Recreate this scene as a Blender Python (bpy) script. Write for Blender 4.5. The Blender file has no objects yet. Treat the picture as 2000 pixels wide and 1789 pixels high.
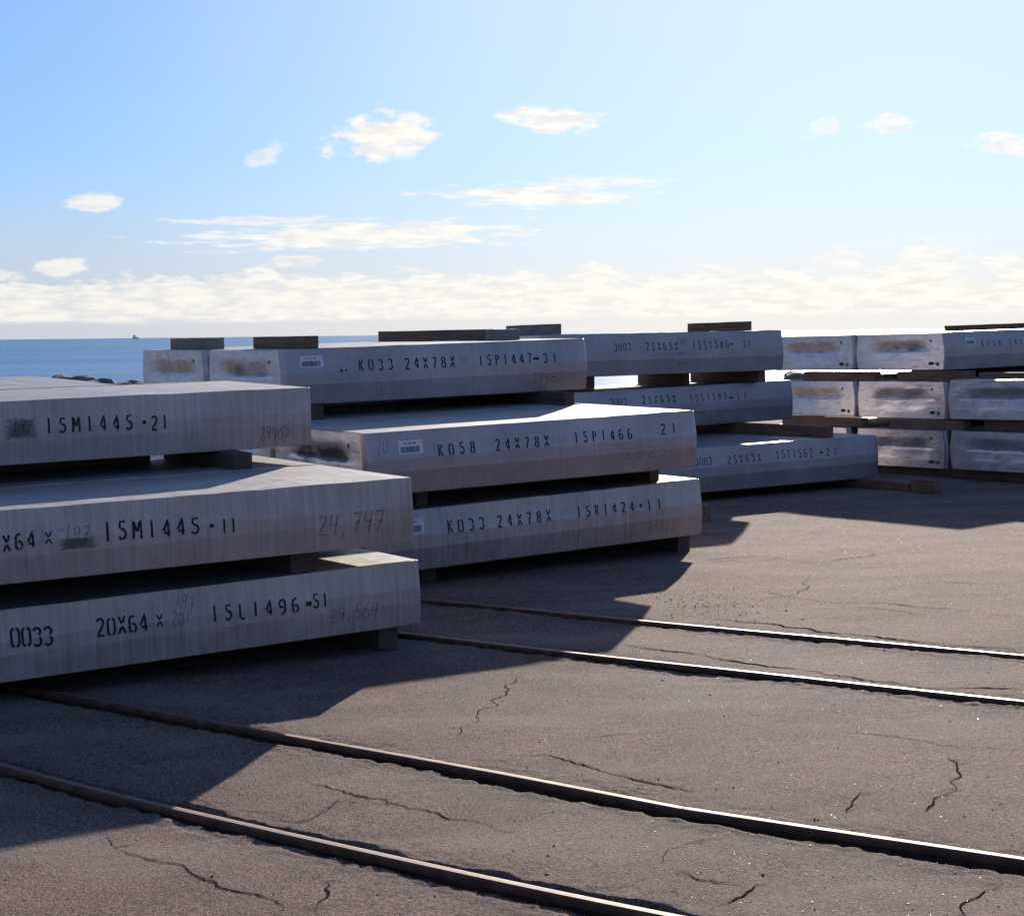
import bpy, bmesh, math, random
import numpy as np
from mathutils import Vector, Matrix, noise as mnoise
random.seed(7); rng = np.random.default_rng(7)
D = bpy.data; scn = bpy.context.scene; COL = scn.collection
R = math.radians

# ------------------------------------------------------------------ camera
F_PX = 3487.8
cam = D.cameras.new('camera'); camo = D.objects.new('camera', cam); COL.objects.link(camo); scn.camera = camo
cam.sensor_fit = 'HORIZONTAL'; cam.sensor_width = 36.0; cam.lens = F_PX * 36.0 / 2000.0
cam.clip_start = .1; cam.clip_end = 200000
PITCH, ROLL, HCAM = 0.069376, 0.011245, 2.4595
camo.location = (0, 0, HCAM)
Fw = Vector((0, math.cos(PITCH), -math.sin(PITCH))); Up = Vector((0, math.sin(PITCH), math.cos(PITCH))); Rt = Vector((1, 0, 0))
c_, s_ = math.cos(ROLL), math.sin(ROLL)
R2v = Rt * c_ - Up * s_; U2v = Rt * s_ + Up * c_
camo.rotation_euler = Matrix((R2v, U2v, -Fw)).transposed().to_euler()
scn.render.resolution_x = 1024; scn.render.resolution_y = 915

# ------------------------------------------------------------------ light
SUN_AZ, SUN_EL = R(12.3), R(15.8)          # azimuth clockwise from +Y
scn.view_settings.view_transform = 'Standard'; scn.view_settings.look = 'None'
scn.view_settings.exposure = 0.8; scn.view_settings.gamma = 1.0
scn.view_settings.use_curve_mapping = False
sl = D.lights.new('sun', 'SUN'); sl.energy = 5.0; sl.angle = R(0.55); sl.color = (1.0, .89, .76)
so = D.objects.new('sun', sl); COL.objects.link(so)
sdir = Vector((math.sin(SUN_AZ) * math.cos(SUN_EL), math.cos(SUN_AZ) * math.cos(SUN_EL), math.sin(SUN_EL)))
so.rotation_euler = sdir.to_track_quat('Z', 'Y').to_euler(); so.location = (8, 20, 12)

class NT:
    def __init__(s, tree): s.t = tree; s.n = tree.nodes; s.l = tree.links
    def add(s, typ, ins=None, **kw):
        nd = s.n.new(typ)
        for k, v in kw.items(): setattr(nd, k, v)
        for k, v in (ins or {}).items():
            i = nd.inputs[k]
            if hasattr(v, 'is_linked') or isinstance(v, bpy.types.NodeSocket): s.l.new(v, i)
            else: i.default_value = v
        return nd
    def m(s, op, a, b=None, c=None, clamp=False):
        nd = s.n.new('ShaderNodeMath'); nd.operation = op; nd.use_clamp = clamp
        for i, v in enumerate((a, b, c)):
            if v is None: continue
            if isinstance(v, bpy.types.NodeSocket): s.l.new(v, nd.inputs[i])
            else: nd.inputs[i].default_value = v
        return nd.outputs[0]
    def mix(s, f, a, b, blend='MIX'):
        nd = s.n.new('ShaderNodeMix'); nd.data_type = 'RGBA'; nd.blend_type = blend
        for i, v in ((0, f), (6, a), (7, b)):
            if isinstance(v, bpy.types.NodeSocket): s.l.new(v, nd.inputs[i])
            else: nd.inputs[i].default_value = v if i == 0 else (*v, 1) if len(v) == 3 else v
        return nd.outputs[2]
    def ss(s, v, lo, hi, a=0., b=1.):
        nd = s.n.new('ShaderNodeMapRange'); nd.interpolation_type = 'SMOOTHSTEP'
        s.l.new(v, nd.inputs[0])
        for i, x in enumerate((lo, hi, a, b)): nd.inputs[i + 1].default_value = x
        return nd.outputs[0]
    def noise(s, vec, scale, detail=3, rough=.55, out=0, dist=0.):
        nd = s.add('ShaderNodeTexNoise', {'Vector': vec, 'Scale': scale, 'Detail': detail, 'Roughness': rough, 'Distortion': dist})
        return nd.outputs[out]
    def scale(s, vec, x, y, z):
        return s.add('ShaderNodeMapping', {'Vector': vec, 'Scale': (x, y, z)}).outputs[0]

# ------------------------------------------------------------------ sky with procedural clouds
world = D.worlds.new('World'); scn.world = world; world.use_nodes = True
w = NT(world.node_tree); w.n.clear()
sky = w.add('ShaderNodeTexSky', sky_type='NISHITA'); sky.sun_disc = False
sky.sun_elevation = SUN_EL; sky.sun_rotation = SUN_AZ
sky.air_density = 1.0; sky.dust_density = 0.35; sky.ozone_density = 3.0; sky.altitude = 0
tc = w.add('ShaderNodeTexCoord'); sep = w.add('ShaderNodeSeparateXYZ', {0: tc.outputs['Generated']})
dx, dy, dz = sep.outputs
DEG = 57.29578
az = w.m('MULTIPLY', w.m('ARCTAN2', dx, dy), DEG); el = w.m('MULTIPLY', w.m('ARCSINE', dz), DEG)
ang = w.add('ShaderNodeCombineXYZ', {0: az, 1: el, 2: 0.}).outputs[0]
# low band of cumulus along the horizon, all the way round
topn = w.noise(w.scale(ang, .16, .5, 1), 1.0, 4, .6)
topb = w.m('MULTIPLY_ADD', topn, 2.0, 1.0)
fine = w.noise(w.scale(ang, .55, 1.5, 1), 1.0, 7, .6)
fine2 = w.noise(w.scale(ang, .38, 2.6, 1), 1.0, 7, .62)
e1 = w.m('SUBTRACT', topb, el)
bm_ = w.ss(w.m('ADD', e1, w.m('MULTIPLY', w.m('SUBTRACT', fine, .5), 2.6)), -.02, .34)
base = w.ss(w.m('ADD', el, w.m('MULTIPLY', w.m('SUBTRACT', fine2, .5), .35)), .38, .62)
holes = w.ss(fine2, .34, .50)
band = w.m('MULTIPLY', w.m('MULTIPLY', bm_, base), w.m('MULTIPLY_ADD', holes, .55, .45))
# separate clouds: (azimuth, elevation, half width, half height, tilt, strength)
CL = [(-3.9, 6.2, 1.55, .72, .10, 1.05), (-3.1, 6.75, .62, .42, .1, .8), (1.3, 6.75, 1.5, .40, -.05, .95), (1.1, 4.35, 3.1, .32, -.03, 1.0), (2.6, 4.75, 2.2, .2, 0, .7),
      (-4.6, 3.15, 5.2, .42, .02, .95), (-8.0, 3.65, 2.6, .13, 0, .75), (-7.7, 5.6, .62, .34, .35, .62),
      (-13.1, 4.2, 1.1, .26, .03, .85), (-14.1, 2.2, .95, .25, 0, .8), (9.9, 6.3, .5, .32, .3, .55), (11.9, 6.35, .8, .34, -.05, .75),
      (15.6, 5.55, 1.1, .35, -.1, .8), (-6.7, 2.35, .75, .2, 0, .7), (-16.2, 1.9, 1.0, .25, 0, .7), (13.4, 2.15, 1.2, .55, 0, .75), (10.4, 2.2, .8, .4, 0, .6),
      (17.8, 3.9, .9, .2, 0, .5), (-24, 5, 3, .6, 0, 1), (27, 6, 3, .8, 0, 1), (36, 12, 4, 1.4, 0, 1), (-36, 9, 4, 1.2, 0, 1)]
cn = w.noise(w.scale(ang, .9, 1.8, 1), 1.0, 7, .62)
cs = w.noise(w.scale(ang, .7, 5.5, 1), 1.0, 7, .6)
cl = None
for i, (a, e, ra_, re_, tl, st) in enumerate(CL):
    da = w.m('SUBTRACT', az, a); de = w.m('SUBTRACT', w.m('SUBTRACT', el, e), w.m('MULTIPLY', da, tl))
    q = w.m('SQRT', w.m('ADD', w.m('POWER', w.m('DIVIDE', da, ra_), 2.), w.m('POWER', w.m('DIVIDE', de, re_), 2.)))
    nz = cs if ra_ / re_ > 5 else cn
    fld = w.m('SUBTRACT', w.m('MULTIPLY_ADD', w.m('SUBTRACT', nz, .5), 3.0, 1.18), q)
    mk = w.m('MULTIPLY', w.ss(fld, -.03, .6), st)
    cl = mk if cl is None else w.m('MAXIMUM', cl, mk)
rest = w.m('MULTIPLY', w.ss(w.noise(w.scale(ang, .16, .42, 1), 1.0, 7, .6), .60, .70), w.ss(w.m('MAXIMUM', w.m('SUBTRACT', w.m('ABSOLUTE', az), 22.), w.m('SUBTRACT', el, 15.)), 0., 8.))  # scattered clouds outside the view, added as warm fill light
rest = w.m('MULTIPLY', rest, w.ss(el, 40., 70., 1., 0.))
cl = w.m('MAXIMUM', cl, rest)
cover = w.m('MULTIPLY', w.m('MAXIMUM', w.m('MULTIPLY', band, .92), cl), .92, clamp=True)
below = w.ss(el, -.3, 0.)
cover = w.m('MULTIPLY', cover, below)
# colour of cloud: bright cream, greyer in the folds
shade = w.ss(w.noise(w.scale(ang, .6, 2.6, 1), 1.4, 6, .62), .36, .58)
sunprox = w.ss(w.m('ABSOLUTE', w.m('SUBTRACT', az, 13.)), 6., 34., 1., 0.)
ccol = w.mix(shade, w.mix(sunprox, (8.9, 8.8, 8.9), (9.9, 9.6, 9.2)), w.mix(sunprox, (11.1, 10.6, 9.7), (11.6, 11.2, 10.3)))
# film-like response for the sky: gain * c ^ p per channel
sr = w.add('ShaderNodeSeparateXYZ', {0: sky.outputs[0]}).outputs
ch = [w.m('MULTIPLY', w.m('POWER', w.m('MAXIMUM', sr[q], 1e-4), p_), g_) for q, (g_, p_) in enumerate(((1.45, .56), (1.89, .62), (2.9, .64)))]
hs = w.add('ShaderNodeCombineXYZ', {0: ch[0], 1: ch[1], 2: ch[2]}).outputs[0]
sdt = w.add('ShaderNodeVectorMath', {0: tc.outputs['Generated'], 1: tuple(sdir)}, operation='DOT_PRODUCT').outputs['Value']
sang = w.m('MULTIPLY', w.m('ARCCOSINE', w.m('MINIMUM', sdt, .99999)), DEG)
hs = w.mix(w.ss(sang, 4., 30., .72, 0.), hs, (8.6, 9.9, 11.2))            # pale aureole round the sun
hzf = w.m('MULTIPLY', w.ss(el, .0, 6.0, 1., 0.), .92)
hzc = w.mix(sunprox, (6.4, 6.7, 7.6), (9.9, 9.4, 9.1))
skyc = w.mix(cover, w.mix(hzf, hs, hzc), ccol)
bg = w.add('ShaderNodeBackground', {'Color': skyc, 'Strength': 0.0525})
wo = w.add('ShaderNodeOutputWorld', {'Surface': bg.outputs[0]})

# ------------------------------------------------------------------ helpers
def newmat(name):
    m = D.materials.new(name); m.use_nodes = True
    t = NT(m.node_tree); b = t.n['Principled BSDF']
    return m, t, b
def mesh_obj(name, verts, faces, mats, parent=None, mi=None, smooth=False):
    me = D.meshes.new(name); me.from_pydata([tuple(v) for v in verts], [], faces)
    for m in (mats if isinstance(mats, (list, tuple)) else [mats]): me.materials.append(m)
    if mi is not None: me.polygons.foreach_set('material_index', mi)
    if smooth: me.polygons.foreach_set('use_smooth', [True] * len(faces))
    me.update(); o = D.objects.new(name, me); COL.objects.link(o)
    if parent: o.parent = parent
    return o
def tag(o, label=None, cat=None, group=None, kind=None):
    if label: o['label'] = label
    if cat: o['category'] = cat
    if group: o['group'] = group
    if kind: o['kind'] = kind
    elif label and cat: o['kind'] = 'thing'
    return o
GX, GY = 0.0200, 0.00065                     # the yard slopes gently for drainage
def gz(x, y): return GX * x + GY * y

# ------------------------------------------------------------------ materials
def aluminium(name, rib, base=(.51, .455, .470), streak='z', rough=.40, metal=.85):
    m, t, b = newmat(name)
    oc = t.add('ShaderNodeTexCoord').outputs['Object']
    rnd = t.add('ShaderNodeObjectInfo').outputs['Random']
    off = t.add('ShaderNodeVectorMath', {0: oc, 1: t.add('ShaderNodeCombineXYZ', {0: t.m('MULTIPLY', rnd, 37.), 1: 0., 2: 0.}).outputs[0]}, operation='ADD').outputs[0]
    if streak == 'z':
        s1 = t.noise(t.scale(off, 26, 3, .9), 1.0, 5, .7, dist=.15); s2 = t.noise(t.scale(off, 75, 8, 2.6), 1.0, 3, .6)
    else:
        s1 = t.noise(t.scale(off, 1.2, 22, 3), 1.0, 5, .65); s2 = t.noise(t.scale(off, 5, 60, 8), 1.0, 3, .6)
    big = t.noise(off, 1.3, 4, .6); sp = t.noise(off, 9, 6, .7)
    v = t.m('ADD', t.m('MULTIPLY', s1, .5 * rib + .10), t.m('MULTIPLY', big, .35))
    v = t.m('ADD', v, t.m('MULTIPLY', sp, .14))
    f = t.ss(v, .22, .62 + .25 * rib)
    col = t.mix(f, tuple(c * (.62 - .14 * rib) for c in base), tuple(min(1, c * (1.2 + .12 * rib)) for c in base))
    # faint dirt blooms
    dirt = t.ss(t.noise(off, 2.3, 7, .72), .56, .76)
    col = t.mix(t.m('MULTIPLY', dirt, .35), col, (.17, .15, .14))
    # bright scuffs halfway down the side
    t.l.new(col, b.inputs['Base Color']); b.inputs['Metallic'].default_value = metal
    t.l.new(t.ss(t.m('ADD', sp, t.m('MULTIPLY', s1, .6)), .4, 1.2, rough - .05, rough + .2), b.inputs['Roughness'])
    h = t.m('ADD', t.m('MULTIPLY', s1, 1.0), t.m('MULTIPLY', s2, .35))
    bp = t.add('ShaderNodeBump', {'Strength': .22 + .75 * rib, 'Distance': .004 + .009 * rib, 'Height': h})
    t.l.new(bp.outputs[0], b.inputs['Normal'])
    return m
AL_SIDE = aluminium('cast_aluminium_smooth', .28)
AL_RIB = aluminium('cast_aluminium_rippled', .85, base=(.475, .412, .395), rough=.42)
AL_TOP = aluminium('rolled_aluminium_top', .2, base=(.40, .375, .36), streak='x', rough=.48, metal=.65)

def end_mat(name, stain_shade):
    m, t, b = newmat(name)
    oc = t.add('ShaderNodeTexCoord').outputs['Object']
    rnd = t.add('ShaderNodeObjectInfo').outputs['Random']
    off = t.add('ShaderNodeVectorMath', {0: oc, 1: t.add('ShaderNodeCombineXYZ', {0: 0., 1: t.m('MULTIPLY', rnd, 51.), 2: 0.}).outputs[0]}, operation='ADD').outputs[0]
    att = t.add('ShaderNodeAttribute', attribute_name='soot_shade').outputs['Fac']
    n1 = t.noise(off, 5, 7, .7); n2 = t.noise(t.scale(off, 1, 2, 9), 3, 5, .6)
    col = t.mix(t.ss(t.m('ADD', n1, t.m('MULTIPLY', n2, .5)), .45, 1.1), (.52, .505, .51), (.82, .80, .80))
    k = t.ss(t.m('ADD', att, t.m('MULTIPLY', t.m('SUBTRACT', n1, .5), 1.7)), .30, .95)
    col = t.mix(t.m('MULTIPLY', k, stain_shade), col, (.088, .086, .092))
    t.l.new(col, b.inputs['Base Color'])
    t.l.new(t.m('MULTIPLY_ADD', k, -.6, .9, clamp=True), b.inputs['Metallic'])
    t.l.new(t.m('MULTIPLY_ADD', n1, .25, .38), b.inputs['Roughness'])
    bp = t.add('ShaderNodeBump', {'Strength': .35, 'Distance': .01, 'Height': t.m('ADD', n1, n2)}); t.l.new(bp.outputs[0], b.inputs['Normal'])
    return m
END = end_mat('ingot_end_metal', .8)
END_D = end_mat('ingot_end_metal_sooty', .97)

def paint_mat(name, col, wear, scale=60, maxa=1.):
    m, t, b = newmat(name)
    oc = t.add('ShaderNodeTexCoord').outputs['Object']
    n = t.noise(t.scale(oc, 1, 1, .5), scale, 5, .75)
    a = t.m('MULTIPLY', t.ss(n, wear - .08, wear + .08), maxa)
    b.inputs['Base Color'].default_value = (*col, 1); b.inputs['Roughness'].default_value = .75
    t.l.new(a, b.inputs['Alpha'])
    return m
INK = paint_mat('stencil_ink', (.006, .006, .008), .37, 55, .93)
INK_F = paint_mat('stencil_ink_faint', (.02, .02, .03), .41, 60, .75)
MARK = paint_mat('marker_scrawl', (.03, .028, .03), .40, 70, .40)
MARKR = paint_mat('marker_scrawl_red', (.13, .03, .035), .38, 70, .55)
MARKF = paint_mat('marker_scrawl_faint', (.03, .03, .05), .44, 70, .32)
m_, t_, b_ = newmat('smudge')
oc_ = t_.add('ShaderNodeTexCoord').outputs['Generated']; sp_ = t_.add('ShaderNodeSeparateXYZ', {0: oc_})
ex = t_.m('MULTIPLY', t_.m('ABSOLUTE', t_.m('SUBTRACT', sp_.outputs[0], .5)), 2.); ez = t_.m('MULTIPLY', t_.m('ABSOLUTE', t_.m('SUBTRACT', sp_.outputs[2], .5)), 2.)
rr = t_.m('MAXIMUM', ex, ez)
nn = t_.noise(t_.scale(oc_, 3, 3, 2), 2.2, 5, .65)
al_ = t_.m('MULTIPLY', t_.ss(t_.m('ADD', rr, t_.m('MULTIPLY', nn, 1.0)), .75, 1.35, 1., 0.), .55)
t_.l.new(al_, b_.inputs['Alpha']); b_.inputs['Base Color'].default_value = (.05, .04, .04, 1); b_.inputs['Roughness'].default_value = .7
SMUDGE = m_
def plain(name, col, rough=.6, metal=0.):
    m, t, b = newmat(name); b.inputs['Base Color'].default_value = (*col, 1); b.inputs['Roughness'].default_value = rough; b.inputs['Metallic'].default_value = metal
    return m
PAPER = plain('sticker_paper', (.62, .62, .66), .5); BAR = plain('barcode_ink', (.04, .04, .06), .6)
GREEN = plain('green_paint_dab', (.03, .28, .05), .6); DARKSPOT = plain('dark_dab_and_hole', (.04, .035, .03), .7)

def wood(name, c0, c1, c2):
    m, t, b = newmat(name)
    oc = t.add('ShaderNodeTexCoord').outputs['Object']; rnd = t.add('ShaderNodeObjectInfo').outputs['Random']
    off = t.add('ShaderNodeVectorMath', {0: oc, 1: t.add('ShaderNodeCombineXYZ', {0: t.m('MULTIPLY', rnd, 23.), 1: t.m('MULTIPLY', rnd, 11.), 2: 0.}).outputs[0]}, operation='ADD').outputs[0]
    g1 = t.noise(t.scale(off, 34, 1.6, 34), 1., 6, .65, dist=.3); g2 = t.noise(t.scale(off, 9, 1.2, 9), 1., 5, .7); g3 = t.noise(off, 2.5, 4, .6)
    col = t.mix(t.ss(g1, .33, .68), c0, c1); col = t.mix(t.m('MULTIPLY', t.ss(g2, .5, .75), .7), col, c2)
    col = t.mix(t.m('MULTIPLY', t.ss(g3, .45, .75), .4), col, (.035, .03, .028))
    col = t.mix(t.m('MULTIPLY', rnd, .35), col, (.12, .11, .105))
    t.l.new(col, b.inputs['Base Color']); b.inputs['Roughness'].default_value = .85
    bp = t.add('ShaderNodeBump', {'Strength': .7, 'Distance': .006, 'Height': g1}); t.l.new(bp.outputs[0], b.inputs['Normal'])
    return m
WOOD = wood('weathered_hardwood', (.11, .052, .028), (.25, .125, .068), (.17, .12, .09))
WOODD = wood('dark_brown_wood', (.040, .020, .013), (.095, .048, .030), (.06, .04, .03))  # darker brown version of the wood, mostly for left and middle stacks
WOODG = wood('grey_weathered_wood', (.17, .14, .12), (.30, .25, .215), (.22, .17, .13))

# ------------------------------------------------------------------ ground sheet with trackside grooves
RA = -0.692597
rv = (math.cos(RA), math.sin(RA)); nv = (-math.sin(RA), math.cos(RA))
RAILS = {'A': [(-60, 12.0), (-11.09, 12.073), (-8.62, 12.073), (-6.83, 12.093), (-5.3, 12.143), (-2, 12.27), (6, 12.75), (40, 16.)],
         'B': [(-60, 10.50), (-10.26, 10.605), (-8.07, 10.605), (-6.14, 10.625), (-4.66, 10.684), (-2, 10.80), (6, 11.27), (40, 14.5)],
         'C': [(-60, 8.1), (-20, 7.66), (-10.19, 7.515), (-8.32, 7.483), (-6.2, 7.443), (-5.04, 7.405), (-3.28, 7.522), (0, 7.74), (6, 8.2), (40, 11.)],
         'D': [(-60, 7.2), (-20, 6.55), (-8.94, 6.035), (-8.2, 5.975), (-7.23, 5.942), (-6.2, 5.94), (-4.97, 5.959), (-4.1, 5.996), (-2, 6.13), (6, 6.65), (40, 9.5)]}
def rail_off(k, r):
    P = RAILS[k]; return np.interp(r, [p[0] for p in P], [p[1] for p in P])
def vn(x, y, s, seed=0):
    x = np.asarray(x) * s + 31.7 * seed; y = np.asarray(y) * s + 17.3 * seed
    xi = np.floor(x).astype(np.int64); yi = np.floor(y).astype(np.int64); fx = x - xi; fy = y - yi
    fx = fx * fx * (3 - 2 * fx); fy = fy * fy * (3 - 2 * fy)
    def h(a, b):
        k = (a * 374761393 + b * 668265263 + seed * 1442695) & 0xffffffff
        k = ((k ^ (k >> 13)) * 1274126177) & 0xffffffff
        return ((k ^ (k >> 16)) & 0xffff) / 65535.
    return (h(xi, yi) * (1 - fx) + h(xi + 1, yi) * fx) * (1 - fy) + (h(xi, yi + 1) * (1 - fx) + h(xi + 1, yi + 1) * fx) * fy
CR={
'far1' : [(1.933, 18.722), (2.617, 18.985), (3.143, 18.22), (3.91, 18.88)] ,
'f2' : [(2.248, 16.312), (2.768, 15.522), (3.314, 15.351), (4.161, 14.437)] ,
'f3' : [(4.021, 16.627), (4.141, 16.532), (4.4, 16.339)] ,
'A side' : [(1.668, 14.922), (2.089, 14.551), (2.434, 14.109), (3.105, 13.472), (3.746, 12.989)] ,
'B side' : [(0.826, 13.856), (1.506, 13.144), (2.128, 12.499), (2.441, 12.114), (2.722, 11.805), (3.059, 11.787), (3.363, 11.654)] ,
'c1' : [(0.019, 12.689), (-0.155, 11.74), (-0.25, 11.357), (-0.333, 10.784)] ,
'n1' : [(-2.109, 8.838), (-1.861, 8.519), (-1.61, 8.243), (-1.347, 7.959), (-1.111, 7.759), (-0.864, 7.573)] ,
'n2' : [(-0.853, 7.477), (-0.849, 7.641), (-0.833, 7.819), (-0.86, 7.971)] ,
'n3' : [(-0.876, 8.128), (-0.77, 8.278)] ,
'n4' : [(0.617, 8.092), (0.753, 8.282), (0.833, 8.358), (0.97, 8.49)] ,
'n5' : [(0.799, 7.38), (0.925, 7.525), (1.033, 7.67), (1.114, 7.772)] ,
'n6' : [(0.746, 7.961), (0.89, 7.794), (0.993, 7.71)] ,
'n7' : [(1.818, 7.224), (1.929, 7.407), (2.083, 7.659)] ,
'n8' : [(0.13, 10.259), (0.414, 9.94), (0.678, 9.595), (0.981, 9.288)] ,
'n9' : [(-1.186, 9.769), (-1.03, 9.638), (-0.874, 9.457), (-0.556, 9.181), (-0.021, 8.671)] ,
'n10' : [(2.024, 8.765), (2.242, 9.136), (2.468, 9.713), (2.455, 9.893)] ,
'n11' : [(1.863, 9.234), (1.649, 8.808)] ,
'n12' : [(-1.156, 8.843), (-1.03, 9.117), (-0.897, 9.407)] ,
}
def crack_dist(X, Y):
    best = np.full(X.shape, 9.)
    for v in CR.values():
        for (x0, y0), (x1, y1) in zip(v[:-1], v[1:]):
            lx, ly = x1 - x0, y1 - y0; L2 = lx * lx + ly * ly
            tt = np.clip(((X - x0) * lx + (Y - y0) * ly) / L2, 0, 1)
            best = np.minimum(best, np.hypot(X - x0 - tt * lx, Y - y0 - tt * ly))
    return best
PROF = {'A': (.022, .035, .012, .06), 'B': (.022, .035, .02, .07), 'C': (.075, .085, .025, .05), 'D': (.035, .045, .045, .12)}  # near depth, near width, far depth, far width
def relief(X, Y, r, t):
    h = (vn(X, Y, .35, 1) - .5) * .026 + (vn(X, Y, 1.3, 2) - .5) * .013 + (vn(X, Y, 5, 3) - .5) * .003 + (vn(X, Y, 18, 4) - .5) * .003
    near = np.zeros(X.shape)
    for i, k in enumerate('ABCD'):
        s = t - rail_off(k, r); nd, nw, fd, fw = PROF[k]
        wob = (vn(r, t * 0, 3.5, 10 + i) - .5) * .04 + (vn(r, t * 0, 14, 20 + i) - .5) * .03
        wobf = (vn(r, t * 0, 2.5, 30 + i) - .5) * .07 + (vn(r, t * 0, 11, 40 + i) - .5) * .04
        gn = np.clip((nw + wob + .035 + s) / .018, 0, 1) * (s < 0) * np.clip((-s + .03) / .01, 0, 1)
        gf = np.clip((fw + wobf + .035 - s) / .025, 0, 1) * (s >= 0)
        h = h - gn * nd - gf * fd * (.5 + vn(r, t, 9, 50 + i))
        prox = np.exp(-(np.abs(s) / .28) ** 2)
        near = np.maximum(near, prox)
        h = h + prox * ((vn(X, Y, 30, 60) - .5) * .014 + (vn(X, Y, 12, 61) - .5) * .012)
        # keep the bed down under the rail itself
        h = np.where(np.abs(s) < .037, np.minimum(h, -.05), h)
    cd = crack_dist(X, Y); wd = .004 + .010 * vn(X, Y, 4, 71) ** 2
    cdw = cd + (vn(X, Y, 22, 72) - .5) * .02
    crk = np.clip(1 - np.abs(cdw) / wd, 0, 1)
    return h, near, crk, cd
def steps(a, b, d): return np.arange(a, b, d)
tl = set(np.round(steps(4.2, 21, .06), 4))
for k in 'ABCD':
    o0 = {'A': 12.09, 'B': 10.62, 'C': 7.45, 'D': 5.96}[k]
    tl |= set(np.round(steps(o0 - .24, o0 + .30, .012), 4))
tl |= set(np.round(steps(21, 32, .25), 4)) | set(np.round(np.concatenate([np.geomspace(33, 150, 26), -np.geomspace(1, 150, 24) + 4.5, [0., 1., 2., 3., 3.6, 4.]]), 3))
tl = np.array(sorted(tl)); keep = np.concatenate([[True], np.diff(tl) > .004]); tl = tl[keep]
rl = np.concatenate([-14 - np.geomspace(.3, 150, 34)[::-1], steps(-14, -2.2, .035), steps(-2.2, 9, .3), 9 + np.geomspace(.5, 150, 26)])
RR, TT = np.meshgrid(rl, tl); XX = RR * rv[0] + TT * nv[0]; YY = RR * rv[1] + TT * nv[1]
H, NEAR, CRK, CD = relief(XX, YY, RR, TT)
cell = np.maximum(1, 0)
ZZ = GX * np.clip(XX, -60, 80) + GY * YY + H
shore = 49.5 + 1.2 * (vn(XX, YY * 0, .25, 5) - .5)
drop = np.clip((YY - shore) / 5., 0, 1); ZZ = ZZ * (1 - drop) - 4.2 * drop
nr, nt = len(rl), len(tl)
idx = np.arange(nr * nt).reshape(nt, nr)
quads = np.stack([idx[:-1, :-1], idx[:-1, 1:], idx[1:, 1:], idx[1:, :-1]], -1).reshape(-1, 4)
me = D.meshes.new('ground'); me.vertices.add(nr * nt)
me.vertices.foreach_set('co', np.stack([XX, YY, ZZ], -1).ravel())
me.loops.add(len(quads) * 4); me.loops.foreach_set('vertex_index', quads.ravel())
me.polygons.add(len(quads)); me.polygons.foreach_set('loop_start', np.arange(0, len(quads) * 4, 4)); me.polygons.foreach_set('loop_total', np.full(len(quads), 4))
me.update(); me.validate(); me.polygons.foreach_set('use_smooth', np.ones(len(quads), bool))
for nm, arr in (('near_rail', NEAR), ('crack', CRK), ('crackdist', np.clip(CD, 0, 1))):
    a_ = me.attributes.new(nm, 'FLOAT', 'POINT'); a_.data.foreach_set('value', arr.ravel().astype(np.float32))
ground = D.objects.new('ground', me); COL.objects.link(ground); ground['kind'] = 'structure'
m, t, b = newmat('worn_asphalt')
oc = t.add('ShaderNodeTexCoord').outputs['Object']
nr_ = t.add('ShaderNodeAttribute', attribute_name='near_rail').outputs['Fac']; ck = t.add('ShaderNodeAttribute', attribute_name='crack').outputs['Fac']
n1 = t.noise(oc, .45, 5, .6); n2 = t.noise(oc, 2.2, 6, .65); n3 = t.noise(oc, 60, 3, .6); n4 = t.noise(oc, 190, 2, .6)
col = t.mix(t.ss(t.m('ADD', t.m('MULTIPLY', n1, .55), t.m('MULTIPLY', n2, .45)), .36, .64), (.175, .103, .085), (.295, .187, .157))
n5 = t.noise(oc, 26, 4, .7)
col = t.mix(t.ss(n3, .38, .62), t.mix(.62, col, (.02, .016, .015)), t.mix(.16, col, (.50, .43, .37)))
col = t.mix(t.ss(n5, .34, .60), t.mix(.24, col, (.02, .016, .015)), col)
vo = t.add('ShaderNodeTexVoronoi', {'Vector': oc, 'Scale': 95.}); vd = vo.outputs['Distance']; vc = t.add('ShaderNodeSeparateXYZ', {0: vo.outputs['Color']}).outputs
agg = t.m('MULTIPLY', t.ss(vd, .15, .48, 1., 0.), t.ss(vc[0], .74, .80)); col = t.mix(t.m('MULTIPLY', agg, .75), col, (.46, .40, .35))
v2 = t.add('ShaderNodeTexVoronoi', {'Vector': oc, 'Scale': 48.}); v2c = t.add('ShaderNodeSeparateXYZ', {0: v2.outputs['Color']}).outputs
dk = t.m('MULTIPLY', t.ss(v2.outputs['Distance'], .12, .42, 1., 0.), t.ss(v2c[1], .80, .86)); col = t.mix(t.m('MULTIPLY', dk, .75), col, (.018, .015, .014))
# dust drifts and oily traffic patches
pt = t.ss(t.noise(t.scale(oc, .35, 1.1, 1), 1., 5, .62), .44, .66); col = t.mix(t.m('MULTIPLY', pt, .38), col, (.30, .235, .19))
ol = t.ss(t.noise(oc, .8, 5, .7, dist=.6), .60, .74); col = t.mix(t.m('MULTIPLY', ol, .5), col, (.05, .038, .033))
col = t.mix(t.m('MULTIPLY', nr_, .35), col, (.045, .035, .03))
col = t.mix(ck, col, (.012, .010, .010))
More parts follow.
